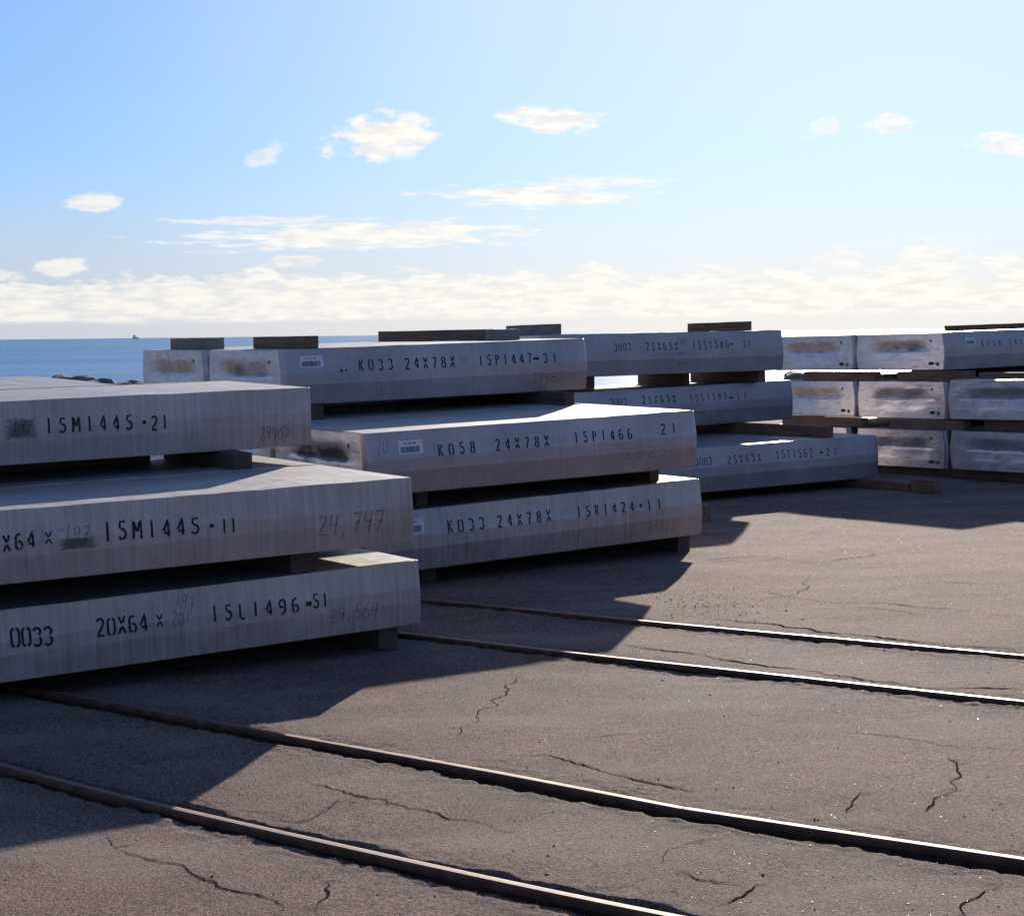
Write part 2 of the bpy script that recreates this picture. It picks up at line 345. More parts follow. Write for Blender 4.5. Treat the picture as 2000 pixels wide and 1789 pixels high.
# pale scrape marks
scr = t.m('MULTIPLY', t.ss(t.noise(t.scale(oc, .8, 6, 1), 1.1, 6, .7, dist=.4), .66, .72), .22); col = t.mix(scr, col, (.24, .21, .185))
t.l.new(col, b.inputs['Base Color'])
t.l.new(t.m('MULTIPLY_ADD', n4, .2, .78), b.inputs['Roughness']); b.inputs['Specular IOR Level'].default_value = .06
hh = t.m('ADD', t.m('MULTIPLY', n3, .6), t.m('ADD', t.m('MULTIPLY', n4, .35), t.m('MULTIPLY', t.ss(vd, .1, .5, 1., 0.), .5)))
bp = t.add('ShaderNodeBump', {'Strength': 1.0, 'Distance': .011, 'Height': hh}); t.l.new(bp.outputs[0], b.inputs['Normal'])
me.materials.append(m)
ASPH = m

# ------------------------------------------------------------------ sea
sz = 90000.
sea = mesh_obj('sea', [(-sz, 45, -3.2), (sz, 45, -3.2), (sz, sz, -3.2), (-sz, sz, -3.2)], [(0, 1, 2, 3)], [])
sea['kind'] = 'structure'
sea2 = mesh_obj('sea', [(-sz, -sz, -3.24), (sz, -sz, -3.24), (sz, 44.9, -3.24), (-sz, 44.9, -3.24)], [(0, 1, 2, 3)], []); sea2['kind'] = 'structure'
m, t, b = newmat('sea_water')
oc = t.add('ShaderNodeTexCoord').outputs['Object']
w1 = t.noise(t.scale(oc, .12, .5, 1), 1., 5, .6); w2 = t.noise(t.scale(oc, .012, .05, 1), 1., 4, .6); w3 = t.noise(t.scale(oc, .0016, .012, 1), 1., 4, .6)
b.inputs['Base Color'].default_value = (.03, .10, .18, 1); b.inputs['Roughness'].default_value = .35; b.inputs['IOR'].default_value = 1.33; b.inputs['Specular IOR Level'].default_value = .22
col = t.mix(t.ss(w3, .35, .65), (.035, .14, .28), (.095, .22, .37)); t.l.new(col, b.inputs['Base Color'])
bp = t.add('ShaderNodeBump', {'Strength': .6, 'Distance': .6, 'Height': t.m('ADD', w1, t.m('MULTIPLY', w2, 2.))}); t.l.new(bp.outputs[0], b.inputs['Normal'])
sea.data.materials.append(m); sea2.data.materials.append(m)

# ------------------------------------------------------------------ shore boulders
m, t, b = newmat('shore_rock')
oc = t.add('ShaderNodeTexCoord').outputs['Object']; a1 = t.noise(oc, 2.2, 6, .65)
t.l.new(t.mix(t.ss(a1, .35, .7), (.07, .055, .05), (.26, .21, .18)), b.inputs['Base Color']); b.inputs['Roughness'].default_value = .85
bp = t.add('ShaderNodeBump', {'Strength': .8, 'Distance': .08, 'Height': a1}); t.l.new(bp.outputs[0], b.inputs['Normal'])
ROCK = m
rock_me = []
for q in range(4):
    bm = bmesh.new(); bmesh.ops.create_icosphere(bm, subdivisions=3, radius=1.)
    for v in bm.verts:
        c = v.co.normalized(); d = 1 + .38 * (mnoise.noise(c * 1.4 + Vector((q * 9, 0, 0)))) + .13 * mnoise.noise(c * 4 + Vector((0, q * 7, 0)))
        f = max(abs(c.x), abs(c.y), abs(c.z)); v.co = c * d * (.75 + .25 / f)
    me_ = D.meshes.new('boulder'); bm.to_mesh(me_); bm.free(); me_.materials.append(ROCK); rock_me.append(me_)
BL = [(-13.0, .55, 1.12, 'low pale topped shore boulder at the edge of the sunlit slab top'), (-12.35, .6, 1.30, 'largest dark shore boulder showing left of the slab end with rusty hole'), (-11.75, .6, 1.14, 'flat dark shore boulder, second from the largest one'),
      (-11.1, .6, 1.08, 'flat reddish shore boulder in the middle of the visible bank'), (-10.4, .65, 1.10, 'dark shore boulder touching the slab end with rusty hole'), (8.25, .6, 1.12, 'shore boulder glimpsed through the gap right of the 3003 stack'), (10.6, .6, 1.06, 'shore boulder glimpsed under the top slab ends of the right stack')]
for i, (x, s, zt, lb) in enumerate(BL):
    o = D.objects.new('boulder', rock_me[i % 4]); COL.objects.link(o); hgt = .34
    o.location = (x, 50 + random.uniform(-.3, .4), zt + .14 - hgt * .95); o.scale = (s * 1.25, s, hgt); o.rotation_euler = (random.uniform(-.1, .1), random.uniform(-.1, .1), random.uniform(-.5, .5))
    tag(o, lb, 'boulder', 'boulders along the shore bank')
bv, bf = [], []
nx = 160
for j in range(6):
    for i in range(nx):
        x = -60 + i * .9; y = 48.6 + j * 1.0
        prof = [0., .75, 1., .8, .0, -3.6][j]
        h = vn(np.array([x]), np.array([y]), .7, 8)[0]
        z = gz(x, y) * 0 + (-.2 if j == 0 else prof * (.25 + .6 * h)) if j < 5 else -4.
        if j == 0: z = gz(x, 48.6) - .15
        elif j < 5: z = min(z, 1.12 if x < -9 else (.95 if x < 1 or x > 6.5 else .55))
        bv.append((x + (h - .5) * .5, y, z))
for j in range(5):
    for i in range(nx - 1):
        a = j * nx + i; bf.append((a, a + 1, a + nx + 1, a + nx))
rb = mesh_obj('rock_bank', bv, bf, ROCK); rb['kind'] = 'stuff'; rb['label'] = 'low bank of rubble between the yard and the sea'

# ------------------------------------------------------------------ distant ship
SHW = plain('ship_white', (.8, .8, .82), .5); SHD = plain('ship_hull', (.5, .42, .46), .6)
def ebox(x0, x1, y0, y1, z0, z1):
    v = [(x, y, z) for z in (z0, z1) for y in (y0, y1) for x in (x0, x1)]
    return v, [(0, 2, 3, 1), (4, 5, 7, 6), (0, 1, 5, 4), (2, 6, 7, 3), (0, 4, 6, 2), (1, 3, 7, 5)]
ship = D.objects.new('ship', None); COL.objects.link(ship); ship.location = (-2470, 11800, -3.2); ship.rotation_euler = (0, 0, R(62)); ship.scale = (.75, .75, .7)
tag(ship, 'tiny white ship far out on the horizon at left', 'ship')
hv = [(-38, -7, 0), (34, -7, 0), (46, 0, 0), (34, 7, 0), (-38, 7, 0), (-40, -8, 9), (36, -8, 9), (52, 0, 11), (36, 8, 9), (-40, 8, 9)]
mesh_obj('hull', hv, [(0, 1, 6, 5), (1, 2, 7, 6), (2, 3, 8, 7), (3, 4, 9, 8), (4, 0, 5, 9), (5, 6, 7, 8, 9), (4, 3, 2, 1, 0)], SHD, ship)
v, f = ebox(-34, -8, -7, 7, 9, 31); mesh_obj('bridge_house', v, f, SHW, ship)
v, f = ebox(-28, -20, -3, 3, 31, 38); mesh_obj('funnel', v, f, SHD, ship)
v, f = ebox(4, 20, -6, 6, 9, 20); mesh_obj('cargo_hatch', v, f, SHW, ship)

# ------------------------------------------------------------------ rails
def rail_mat(name, topc, metal, rough):
    m, t, b = newmat(name); oc = t.add('ShaderNodeTexCoord').outputs['Object']
    n = t.noise(t.scale(oc, 4, 4, 4), 3., 6, .7)
    t.l.new(t.mix(t.ss(n, .42, .72), topc, tuple(c * .55 for c in (topc[0], topc[1] * .8, topc[2] * .65))), b.inputs['Base Color'])
    b.inputs['Metallic'].default_value = metal; t.l.new(t.m('MULTIPLY_ADD', n, .2, rough), b.inputs['Roughness'])
    bp = t.add('ShaderNodeBump', {'Strength': .3, 'Distance': .003, 'Height': n}); t.l.new(bp.outputs[0], b.inputs['Normal'])
    return m
RT = rail_mat('rail_running_surface_bright', (.36, .25, .17), .5, .46); RTC = rail_mat('rail_running_surface_worn', (.19, .105, .07), .3, .55)
m, t, b = newmat('rail_rust'); oc = t.add('ShaderNodeTexCoord').outputs['Object']; n = t.noise(oc, 9, 7, .7)
t.l.new(t.mix(t.ss(n, .35, .7), (.034, .013, .007), (.12, .040, .018)), b.inputs['Base Color']); b.inputs['Roughness'].default_value = .8
bp = t.add('ShaderNodeBump', {'Strength': .6, 'Distance': .004, 'Height': n}); t.l.new(bp.outputs[0], b.inputs['Normal']); RUST = m
# I-section, s across / z down from rail top
SEC = [(-.075, -.15), (-.075, -.137), (-.012, -.115), (-.010, -.045), (-.034, -.036), (-.0355, -.014), (-.030, -.005), (-.016, 0), (.018, 0), (.030, -.003), (.0355, -.010), (.034, -.036), (.010, -.045), (.012, -.115), (.075, -.137), (.075, -.15)]
def rail_piece(name, k, r0, r1, topmat, parent=None, dz=0.):
    rs = [r0]; 
    while rs[-1] < r1 - .3: rs.append(rs[-1] + (.25 if -15 < rs[-1] < 0 else 1.))
    rs.append(r1); rs = np.array(rs); of = rail_off(k, rs)
    # soften the polyline
    if k != 'C':
        of = np.convolve(np.pad(of, 3, mode='edge'), np.ones(7) / 7, 'valid')
    V, Fc, MI = [], [], []; n = len(SEC)
    for r_, o_ in zip(rs, of):
        for s, z in SEC:
            tt = o_ + s; x = r_ * rv[0] + tt * nv[0]; y = r_ * rv[1] + tt * nv[1]
            V.append((x, y, gz(x, y) + .03 + dz + z + .002 * math.sin(r_ * 1.7)))
    for i in range(len(rs) - 1):
        for j in range(n):
            a = i * n + j; c = i * n + (j + 1) % n; Fc.append((a, a + n, c + n, c)); MI.append(0 if 7 <= j <= 9 else 1)
    Fc.append(tuple(range(n))); Fc.append(tuple((len(rs) - 1) * n + j for j in range(n))[::-1]); MI += [1, 1]
    return mesh_obj(name, V, Fc, [topmat, RUST], parent, MI)
tag(rail_piece('rail', 'A', -30, 34, RT), 'steel rail furthest up the yard, nearest to the stacks at right, bright top', 'rail')
tag(rail_piece('rail', 'B', -30, 34, RT), 'bright steel rail, second from the stacks, near side of the farther track', 'rail')
rc = D.objects.new('rail', None); COL.objects.link(rc); tag(rc, 'thick brown rail with a deep dark gap in front and a joint in it', 'rail')
rail_piece('rail_length', 'C', -30, -5.045, RTC, rc); rail_piece('rail_length', 'C', -5.037, 34, RTC, rc, .001)
tag(rail_piece('rail', 'D', -30, 34, RTC), 'rusty rail closest to the camera, running out at the bottom edge', 'rail')

# ------------------------------------------------------------------ loose stones and bright chips
def scatter(name, pts, sizes, mat, label, flat=.6):
    base = np.array([(1, 0, 0), (-1, 0, 0), (0, 1, 0), (0, -1, 0), (0, 0, 1), (0, 0, -1)], float)
    fc = np.array([(0, 2, 4), (2, 1, 4), (1, 3, 4), (3, 0, 4), (2, 0, 5), (1, 2, 5), (3, 1, 5), (0, 3, 5)])
    n = len(pts); jit = 1 + rng.uniform(-.35, .35, (n, 6, 1)); a = rng.uniform(0, 6.28, n)
    B = base[None] * jit; B[:, :, 2] *= flat
    ca, sa = np.cos(a)[:, None], np.sin(a)[:, None]; bx = B[:, :, 0] * ca - B[:, :, 1] * sa; by = B[:, :, 0] * sa + B[:, :, 1] * ca
    V = np.stack([bx, by, B[:, :, 2]], -1) * sizes[:, None, None] + pts[:, None, :]
    Fv = (fc[None] + (np.arange(n) * 6)[:, None, None]).reshape(-1, 3)
    o = mesh_obj(name, V.reshape(-1, 3), Fv.tolist(), mat); o['kind'] = 'stuff'; o['label'] = label; return o
def ground_pts(x, y):
    r = x * rv[0] + y * rv[1]; t_ = x * nv[0] + y * nv[1]; h, *_ = relief(x, y, r, t_)
    return np.stack([x, y, GX * x + GY * y + h], -1)
n = 1500; y = 7 + 21 * rng.random(n) ** 1.2; x = (rng.random(n) - .5) * .68 * y
P = ground_pts(x, y); P[:, 2] += .001
scatter('loose_stones', P, rng.uniform(.0025, .0065, n) * (1 + 1.2 * (rng.random(n) > .96)), plain('dark_stone', (.05, .04, .035), .9), 'small dark loose stones scattered over the asphalt')
n = 380; x = rng.normal(1.68, .36, n); y = rng.normal(15.6, .55, n) - (x - 1.65) * .35
P = ground_pts(x, y); P[:, 2] += .003
scatter('loose_gravel', P, rng.uniform(.002, .0065, n) * (1 + .9 * (rng.random(n) > .9)), plain('brown_gravel', (.13, .085, .058), .9), 'patch of brown loose gravel beside the far rail')
n = 9000; y = 6.8 + 19 * rng.random(n) ** 1.1; x = (rng.random(n) - .5) * .66 * y
P = ground_pts(x, y); P[:, 2] += .0005
gl = plain('quartz_chip', (.50, .48, .45), .48, .1); gl.node_tree.nodes['Principled BSDF'].inputs['Specular IOR Level'].default_value = .5
sz_ = rng.uniform(.0008, .0020, n) * (1 + .8 * (rng.random(n) > .95)) * (.75 + P[:, 1] / 40)
cq = np.array([(-1, -1), (1, -1), (1, 1), (-1, 1)], float); tx, ty = rng.normal(0, .10, n), rng.normal(.02, .11, n); th = rng.uniform(0, 6.28, n)
Vc = []
for lvl in (0, 1):
    q = cq[None] * rng.uniform(.6, 1.2, (n, 4, 1)); cx_ = q[:, :, 0] * np.cos(th)[:, None] - q[:, :, 1] * np.sin(th)[:, None]; cy_ = q[:, :, 0] * np.sin(th)[:, None] + q[:, :, 1] * np.cos(th)[:, None]
    X_ = cx_ * sz_[:, None]; Y_ = cy_ * sz_[:, None]; Z_ = (X_ * tx[:, None] + Y_ * ty[:, None] + .0028) if lvl else np.full_like(X_, -.002)
    Vc.append(np.stack([X_, Y_, Z_], -1))
Vc = (np.concatenate(Vc, 1) + P[:, None, :]); fb = np.array([(4, 5, 6, 7), (0, 1, 5, 4), (1, 2, 6, 5), (2, 3, 7, 6), (3, 0, 4, 7)])
o = mesh_obj('bright_chips', Vc.reshape(-1, 3), (fb[None] + (np.arange(n) * 8)[:, None, None]).reshape(-1, 4).tolist(), gl); o['kind'] = 'stuff'; o['label'] = 'tiny bright stone chips glinting in the asphalt'
crd = random.Random(5)
for q in range(17):
    yy0 = crd.uniform(7.2, 21); xx0 = crd.uniform(-.26, .28) * yy0
    if xx0 < -.06 * yy0 and yy0 > 11: continue
    a0 = crd.choice((RA, RA, RA + 1.4)) + crd.uniform(-.5, .5); pl = [(xx0, yy0)]
    for e in range(crd.randint(3, 7)): a0 += crd.uniform(-.5, .5); pl.append((pl[-1][0] + .22 * math.cos(a0), pl[-1][1] + .22 * math.sin(a0)))
    CR['x%02d' % q] = pl
CRM = plain('crack_dirt', (.034, .023, .019), 1.); CRM.node_tree.nodes['Principled BSDF'].inputs['Specular IOR Level'].default_value = 0.
for kname, pts in CR.items():
    P = []
    for (x0, y0), (x1, y1) in zip(pts[:-1], pts[1:]):
        nn_ = max(2, int(math.hypot(x1 - x0, y1 - y0) / .035)); P += [(x0 + (x1 - x0) * q / nn_, y0 + (y1 - y0) * q / nn_) for q in range(nn_)]
    P.append(pts[-1]); P = np.array(P); sd = len(kname) + sum(map(ord, kname)) % 97
    tg = np.gradient(P, axis=0); tg /= np.linalg.norm(tg, axis=1)[:, None] + 1e-9; nm = np.stack([-tg[:, 1], tg[:, 0]], 1)
    q = np.arange(len(P)) * .035
    j = (vn(q, q * 0, 6, sd) - .5) * .09 + (vn(q, q * 0, 22, sd + 1) - .5) * .035
    wd = (.36 if kname[0] in 'xc' else .62) * (.0015 + .0085 * np.clip(vn(q, q * 0, 3, sd + 2) * 1.7 - .35, 0, 1) + .003 * vn(q, q * 0, 25, sd + 3)) * np.clip(np.minimum(q, q[-1] - q) / .15, .05, 1) * (1.9 if 'side' in kname else 1.)
    A = P + nm * (j + wd)[:, None]; B = P + nm * (j - wd)[:, None]
    GA = ground_pts(A[:, 0], A[:, 1]); GB = ground_pts(B[:, 0], B[:, 1]); zz = np.maximum(GA[:, 2], GB[:, 2]) + .003
    GA[:, 2] = zz; GB[:, 2] = zz; V = np.stack([GA, GB], 1).reshape(-1, 3)
    o = mesh_obj('pavement_crack', V, [(2 * i, 2 * i + 1, 2 * i + 3, 2 * i + 2) for i in range(len(P) - 1)], CRM); o['kind'] = 'structure'

# ------------------------------------------------------------------ aluminium slabs
def frame(yaw, tu, tv):
    u = Vector((math.cos(yaw), math.sin(yaw), tu)).normalized(); v = Vector((-math.sin(yaw), math.cos(yaw), tv)); v = (v - u * u.dot(v)).normalized()
    return u, v, u.cross(v)
I = .0254
S = {}   # name -> dict(O=front right top corner, u, v, n, L, T, W, b=bulge)
def base_slab(k, x, y, z, yaw, tu, tv, L, T, W, b, r, mat):
    u, v, n = frame(yaw, tu, tv); S[k] = dict(O=Vector((x, y, z)), u=u, v=v, n=n, L=L, T=T * I, W=W * I, b=b, r=r, mat=mat)
base_slab('L1', -1.7651, 15.6869, 2.0117, .61742, .01367, .0209, 5.0, 20, 64, .02, .02, AL_RIB)
base_slab('L2', -.78207, 13.8379, 1.3579, .55924, .01988, .0040, 5.0, 20, 64, .02, .02, AL_RIB)
base_slab('L3', -.74593, 13.9735, .6961, .55347, .0300, -.0059, 5.0, 20, 64, .02, .02, AL_RIB)
base_slab('M1', .89788, 21.3632, 2.3975, .56727, .02004, -.0025, 3.997, 24, 78, .042, .07, AL_SIDE)
base_slab('M2', 1.97018, 19.0776, 1.6253, .56762, .02346, .0083, 4.016, 24, 78, .042, .07, AL_SIDE)
base_slab('M3', 2.04828, 19.3302, .8726, .57442, .03018, .0032, 4.2, 24, 78, .042, .07, AL_RIB)
base_slab('A1', 4.32425, 28.3802, 2.4714, .54271, .00716, -.0106, 4.5, 25, 65, .042, .09, AL_SIDE)
base_slab('A2', 4.55143, 28.9148, 1.6669, .54007, .02081, -.0102, 4.5, 25, 65, .042, .09, AL_SIDE)
base_slab('A3', 5.50170, 26.7868, .8857, .53319, .01863, -.0095, 4.5, 25, 65, .042, .09, AL_SIDE)
base_slab('R1', 10.4114, 30.9874, 2.4818, .59983, .01746, -.0127, 4.2, 24, 78, .042, .07, AL_SIDE)
base_slab('R2', 10.3370, 30.2660, 1.7400, .57397, .02303, -.0125, 4.2, 24, 78, .042, .07, AL_SIDE)
base_slab('R3', 10.2723, 29.9452, .9773, .56781, .02165, -.0146, 4.2, 24, 78, .042, .07, AL_SIDE)
base_slab('S2', 11.3039, 28.0890, 1.7791, .58355, .01447, -.0201, 4.2, 24, 78, .042, .07, AL_SIDE)
base_slab('S3', 11.3451, 28.1148, 1.0091, .58249, .01772, -.0138, 4.2, 24, 78, .042, .07, AL_SIDE)
def rel(k, p, du, dv, L=None, W=None, dn=0.):
    s = dict(S[p]); s['O'] = s['O'] + s['u'] * du + s['v'] * dv + s['n'] * dn
    if L: s['L'] = L
    if W: s['W'] = W
    S[k] = s
rel('L1b', 'L1', -1.05, 1.75, W=.66); rel('L1c', 'L1', -1.0, 2.44)
rel('L2b', 'L2', .03, 1.72); rel('L2c', 'L2', -.9, 3.42); rel('L2d', 'L2', -.9, 5.12)
rel('L3b', 'L3', .02, 1.72); rel('L3c', 'L3', -.7, 3.42); rel('L3d', 'L3', -.7, 5.12)
rel('M1b', 'M1', 0., 2.12); rel('M2b', 'M2', 0., 2.07); rel('M2c', 'M2', .1, 4.13)
rel('M3b', 'M3', 0., 2.07); rel('M3c', 'M3', .1, 4.13)
rel('A3b', 'A3', .12, 1.72); rel('A3c', 'A3', .12, 3.42)
rel('P1', 'R1', 0., 2.02); rel('P2', 'R2', 0., 2.02); rel('P3', 'R3', 0., 2.16)

def side_pt(s, u, z, lift=.0):
    """point on the front long side; u from right end (negative), z above slab base -> (x along, y across, z)"""
    T, b = s['T'], s['b']; f = z / T
    pr = [(0., .35), (.36, 1.), (.56, 1.), (1., 0.)]
    for (a, va), (c, vc) in zip(pr[:-1], pr[1:]):
        if f <= c or c == 1.: o = va + (vc - va) * (f - a) / (c - a); break
    return (u, -o * b - lift, z)
def hwprof(s):
    T, b = s['T'], s['b']; e = .010 if s['r'] > .05 else .004
    return [(0., .35 * b - e), (e, .35 * b + .001), (.36 * T, b), (.56 * T, b), (T - e, .002), (T, -e)]   # (z, outward)
def make_slab(k, label, group):
    s = S[k]; L, T, W, r = s['L'], s['T'], s['W'], s['r']
    root = D.objects.new('aluminium_ingot', None); COL.objects.link(root); root.empty_display_size = .3
    org = s['O'] - s['n'] * T
    root.matrix_world = Matrix.Translation(org) @ Matrix((s['u'], s['v'], s['n'])).transposed().to_4x4()
    tag(root, label, 'metal ingot', group)
    pr = hwprof(s); n = len(pr)
    st = []
    K = 6 if r > .05 else 3
    for i in range(K): th = (i / (K - 1)) * math.pi / 2; st.append((-L + r * (1 - math.sin(th)), r * (1 - math.cos(th)))); 
    st = [(-L + r * (1 - math.cos(th_)), r * (1 - math.sin(th_))) for th_ in [i / (K - 1) * math.pi / 2 for i in range(K)]]
    seg = [(-L + r + (L - 2 * r) * q / 36., 0.) for q in range(1, 36)]
    st += seg + [(-(r * .8) * (1 - math.cos(th_)), r * .8 * (1 - math.sin(th_))) for th_ in [i / (K - 1) * math.pi / 2 for i in range(K)][::-1]]
    V, Fc, MI = [], [], []
    sdk = sum(ord(c) * (i + 3) for i, c in enumerate(k)) * 1.3
    wob = lambda a, q, am: am * (mnoise.noise(Vector((a * 2.2 + sdk, q * 3.1, 0))) + .5 * mnoise.noise(Vector((a * 7 + sdk, q * 5.1, 4))))
    for (x, ins) in st:
        ez = min(.012, ins * .35); am = .0045 if ins == 0. else 0.
        for q, (z, o) in enumerate(pr):
            zz = min(max(z, ez), T - ez); V.append((x, -o + ins + wob(x, q // 2, am * .22), zz + (wob(x, 9, am) if q >= n - 2 else 0) - (abs(wob(x, 12, am)) if q == n - 1 else 0)))
        for q, (z, o) in enumerate(pr[::-1]): zz = min(max(z, ez), T - ez); V.append((x, W + o - ins, zz))
    N = 2 * n
    for i in range(len(st) - 1):
        for j in range(N):
            a = i * N + j; c = i * N + (j + 1) % N
            Fc.append((a, c, c + N, a + N)); MI.append(1 if j == n - 1 else 0)
    Fc.append(tuple((len(st) - 1) * N + j for j in range(N))); MI.append(0)
    body = mesh_obj('ingot_body', V, Fc, [s['mat'], AL_TOP], root, MI)
    # cast butt end as its own part, with the shrink hollow
    ny, nz = 72, 40
    x0, ins = st[0]; ez = min(.012, ins * .35)
    EV, soot_shade = [], []
    seed = hash(k) % 97 if False else sum(ord(c) * (i + 3) for i, c in enumerate(k))
    rnd = random.Random(seed)
    zs = [T * q / (nz - 1) for q in range(nz)]
    def out(z):
        for (a, va), (c, vc) in zip(pr[:-1], pr[1:]):
            if z <= c: return va + (vc - va) * (z - a) / (c - a + 1e-9)
        return pr[-1][1]
    cA, cB = rnd.uniform(-.45, -.25), rnd.uniform(.18, .4)
    hx = rnd.uniform(-.06, .06); ang_ = rnd.uniform(.8, 1.1)
    for z in zs:
        zc = min(max(z, ez), T - ez); o = out(z); y0, y1 = -o + ins, W + o - ins
        for q in range(ny):
            f = q / (ny - 1); y = y0 + (y1 - y0) * f
            X = (f - .5) * 2 + hx; Z = (z / T - .5) * 2
            nzv = mnoise.noise(Vector((X * 3 + seed, Z * 2, 0))) * .5 + mnoise.noise(Vector((X * 9 + seed, Z * 6, 3))) * .25
            big = math.exp(-((X / .62) ** 6 + (Z / .62) ** 4))
            lob = sum(math.exp(-(((X - cxx) / .2) ** 4 + ((Z + .02) / .5) ** 4)) for cxx in (cA, cB))
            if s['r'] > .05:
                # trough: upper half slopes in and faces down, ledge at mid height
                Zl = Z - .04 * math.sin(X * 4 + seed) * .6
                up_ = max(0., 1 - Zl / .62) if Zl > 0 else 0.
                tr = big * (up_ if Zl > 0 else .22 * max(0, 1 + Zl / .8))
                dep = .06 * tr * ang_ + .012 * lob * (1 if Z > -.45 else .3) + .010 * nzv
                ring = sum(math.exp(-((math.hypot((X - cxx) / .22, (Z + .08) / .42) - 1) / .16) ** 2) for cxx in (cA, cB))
                so_ = big * ((.26 + .40 * up_ ** 2) if Zl > 0 else .03) + lob * (.10 if Zl > 0 else .20) + .13 * ring * big + .75 * nzv * big  # soot marks, plus shade painted into the down-facing upper half
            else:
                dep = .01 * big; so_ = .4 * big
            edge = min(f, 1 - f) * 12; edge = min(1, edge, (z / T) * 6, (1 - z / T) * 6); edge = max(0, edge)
            EV.append((x0 + dep * edge, y, zc)); soot_shade.append(max(0, so_) * min(1, edge * 1.2))
    EF = [(a * ny + q, a * ny + ny + q, a * ny + ny + q + 1, a * ny + q + 1) for a in range(nz - 1) for q in range(ny - 1)]
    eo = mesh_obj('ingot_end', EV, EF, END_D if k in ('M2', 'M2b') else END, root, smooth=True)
    at = eo.data.attributes.new('soot_shade', 'FLOAT', 'POINT')
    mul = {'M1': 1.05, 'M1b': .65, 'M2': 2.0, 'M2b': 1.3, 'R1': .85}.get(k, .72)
    at.data.foreach_set('value', [c * mul for c in soot_shade])
    s['root'] = root
    if k in ('R1', 'R2', 'R3', 'P1', 'P2', 'P3', 'S2', 'S3'):
        yy, zz_ = .17, .10
        vs = [(x0 - .004, yy + .035 * math.cos(a), zz_ + .035 * math.sin(a)) for a in [i * math.pi / 6 for i in range(12)]]
        mesh_obj('green_dab', vs, [tuple(range(12))], GREEN, root)
        vs = [(x0 - .004, yy + .13 + (.055 + .02 * rnd.random()) * math.cos(a), zz_ + .01 + .028 * math.sin(a)) for a in [i * math.pi / 5 for i in range(10)]]
        mesh_obj('dark_dab', vs, [tuple(range(10))], DARKSPOT, root)
    if k[0] in 'RPSM' and k not in ('M2b', 'M2c', 'M3b', 'M3c', 'M3'):
        vs = [(x0 - .004, .30 + .022 * math.cos(a), T * .78 + .022 * math.sin(a)) for a in [i * math.pi / 5 for i in range(10)]]
        mesh_obj('end_hole_spot', vs, [tuple(range(10))], DARKSPOT, root)  # flat dark disc drawn for the dark inside of a small hole
    return root

def arc(cx, cy, rx, ry, a0, a1, n=7):
    return [(cx + rx * math.cos(R(a0 + (a1 - a0) * i / n)), cy + ry * math.sin(R(a0 + (a1 - a0) * i / n))) for i in range(n + 1)]
ZL = arc(.25, .74, .19, .20, 105, 180) + arc(.25, .26, .19, .20, 180, 255); ZR = [(.5 - x, y) for x, y in ZL]
GL = {'0': [ZL, ZR], '1': [[(.25, .03), (.25, .97)]],
      '2': [arc(.25, .74, .18, .20, 165, 0) + [(.40, .62), (.26, .36), (.10, .12)], [(.06, .05), (.45, .05)]],
      '3': [arc(.24, .74, .18, .20, 160, -60), arc(.24, .27, .19, .22, 60, -155)],
      '4': [[(.36, .97), (.07, .36)], [(.12, .26), (.46, .26)], [(.36, .80), (.36, .03)]],
      '5': [[(.42, .94), (.14, .94), (.12, .62)], arc(.23, .33, .20, .26, 110, -150)],
      '6': [arc(.27, .70, .20, .24, 65, 180) + arc(.25, .28, .18, .22, 180, 260), arc(.25, .30, .18, .24, 110, -75)],
      '7': [[(.06, .94), (.43, .94)], [(.42, .84), (.27, .45), (.20, .03)]],
      '8': [arc(.25, .74, .16, .19, 100, 260), arc(.25, .74, .16, .19, 80, -80), arc(.25, .27, .18, .22, 100, 260), arc(.25, .27, .18, .22, 80, -80)],
      '9': [arc(.25, .70, .18, .24, 70, 290), arc(.25, .72, .19, .22, 75, 0) + arc(.23, .30, .21, .24, 0, -110)],
      'K': [[(.10, .03), (.10, .97)], [(.19, .52), (.43, .97)], [(.22, .46), (.45, .03)]], 'X': [[(.07, .97), (.25, .55)], [(.25, .45), (.44, .03)], [(.43, .97), (.30, .62)], [(.20, .38), (.06, .03)]],
      'M': [[(.04, .03), (.06, .97)], [(.10, .90), (.22, .42)], [(.28, .42), (.40, .90)], [(.46, .97), (.47, .03)]],
      'P': [[(.11, .03), (.11, .97)], arc(.18, .71, .23, .21, 80, -80)], 'R': [[(.11, .03), (.11, .97)], arc(.18, .72, .23, .21, 80, -80), [(.24, .46), (.44, .03)]],
      'S': [arc(.25, .73, .18, .20, 40, 200) + [(.14, .60), (.36, .42)], arc(.24, .26, .19, .21, 30, -145)],
      'T': [[(.05, .94), (.45, .94)], [(.25, .86), (.25, .03)]], 'L': [[(.12, .97), (.12, .10)], [(.14, .05), (.42, .05)]],
      '-': [[(.0, .5), (.5, .5)]], '.': [[(.0, .5), (.5, .5)]], ',': [[(.25, .08), (.15, -.12)]]}
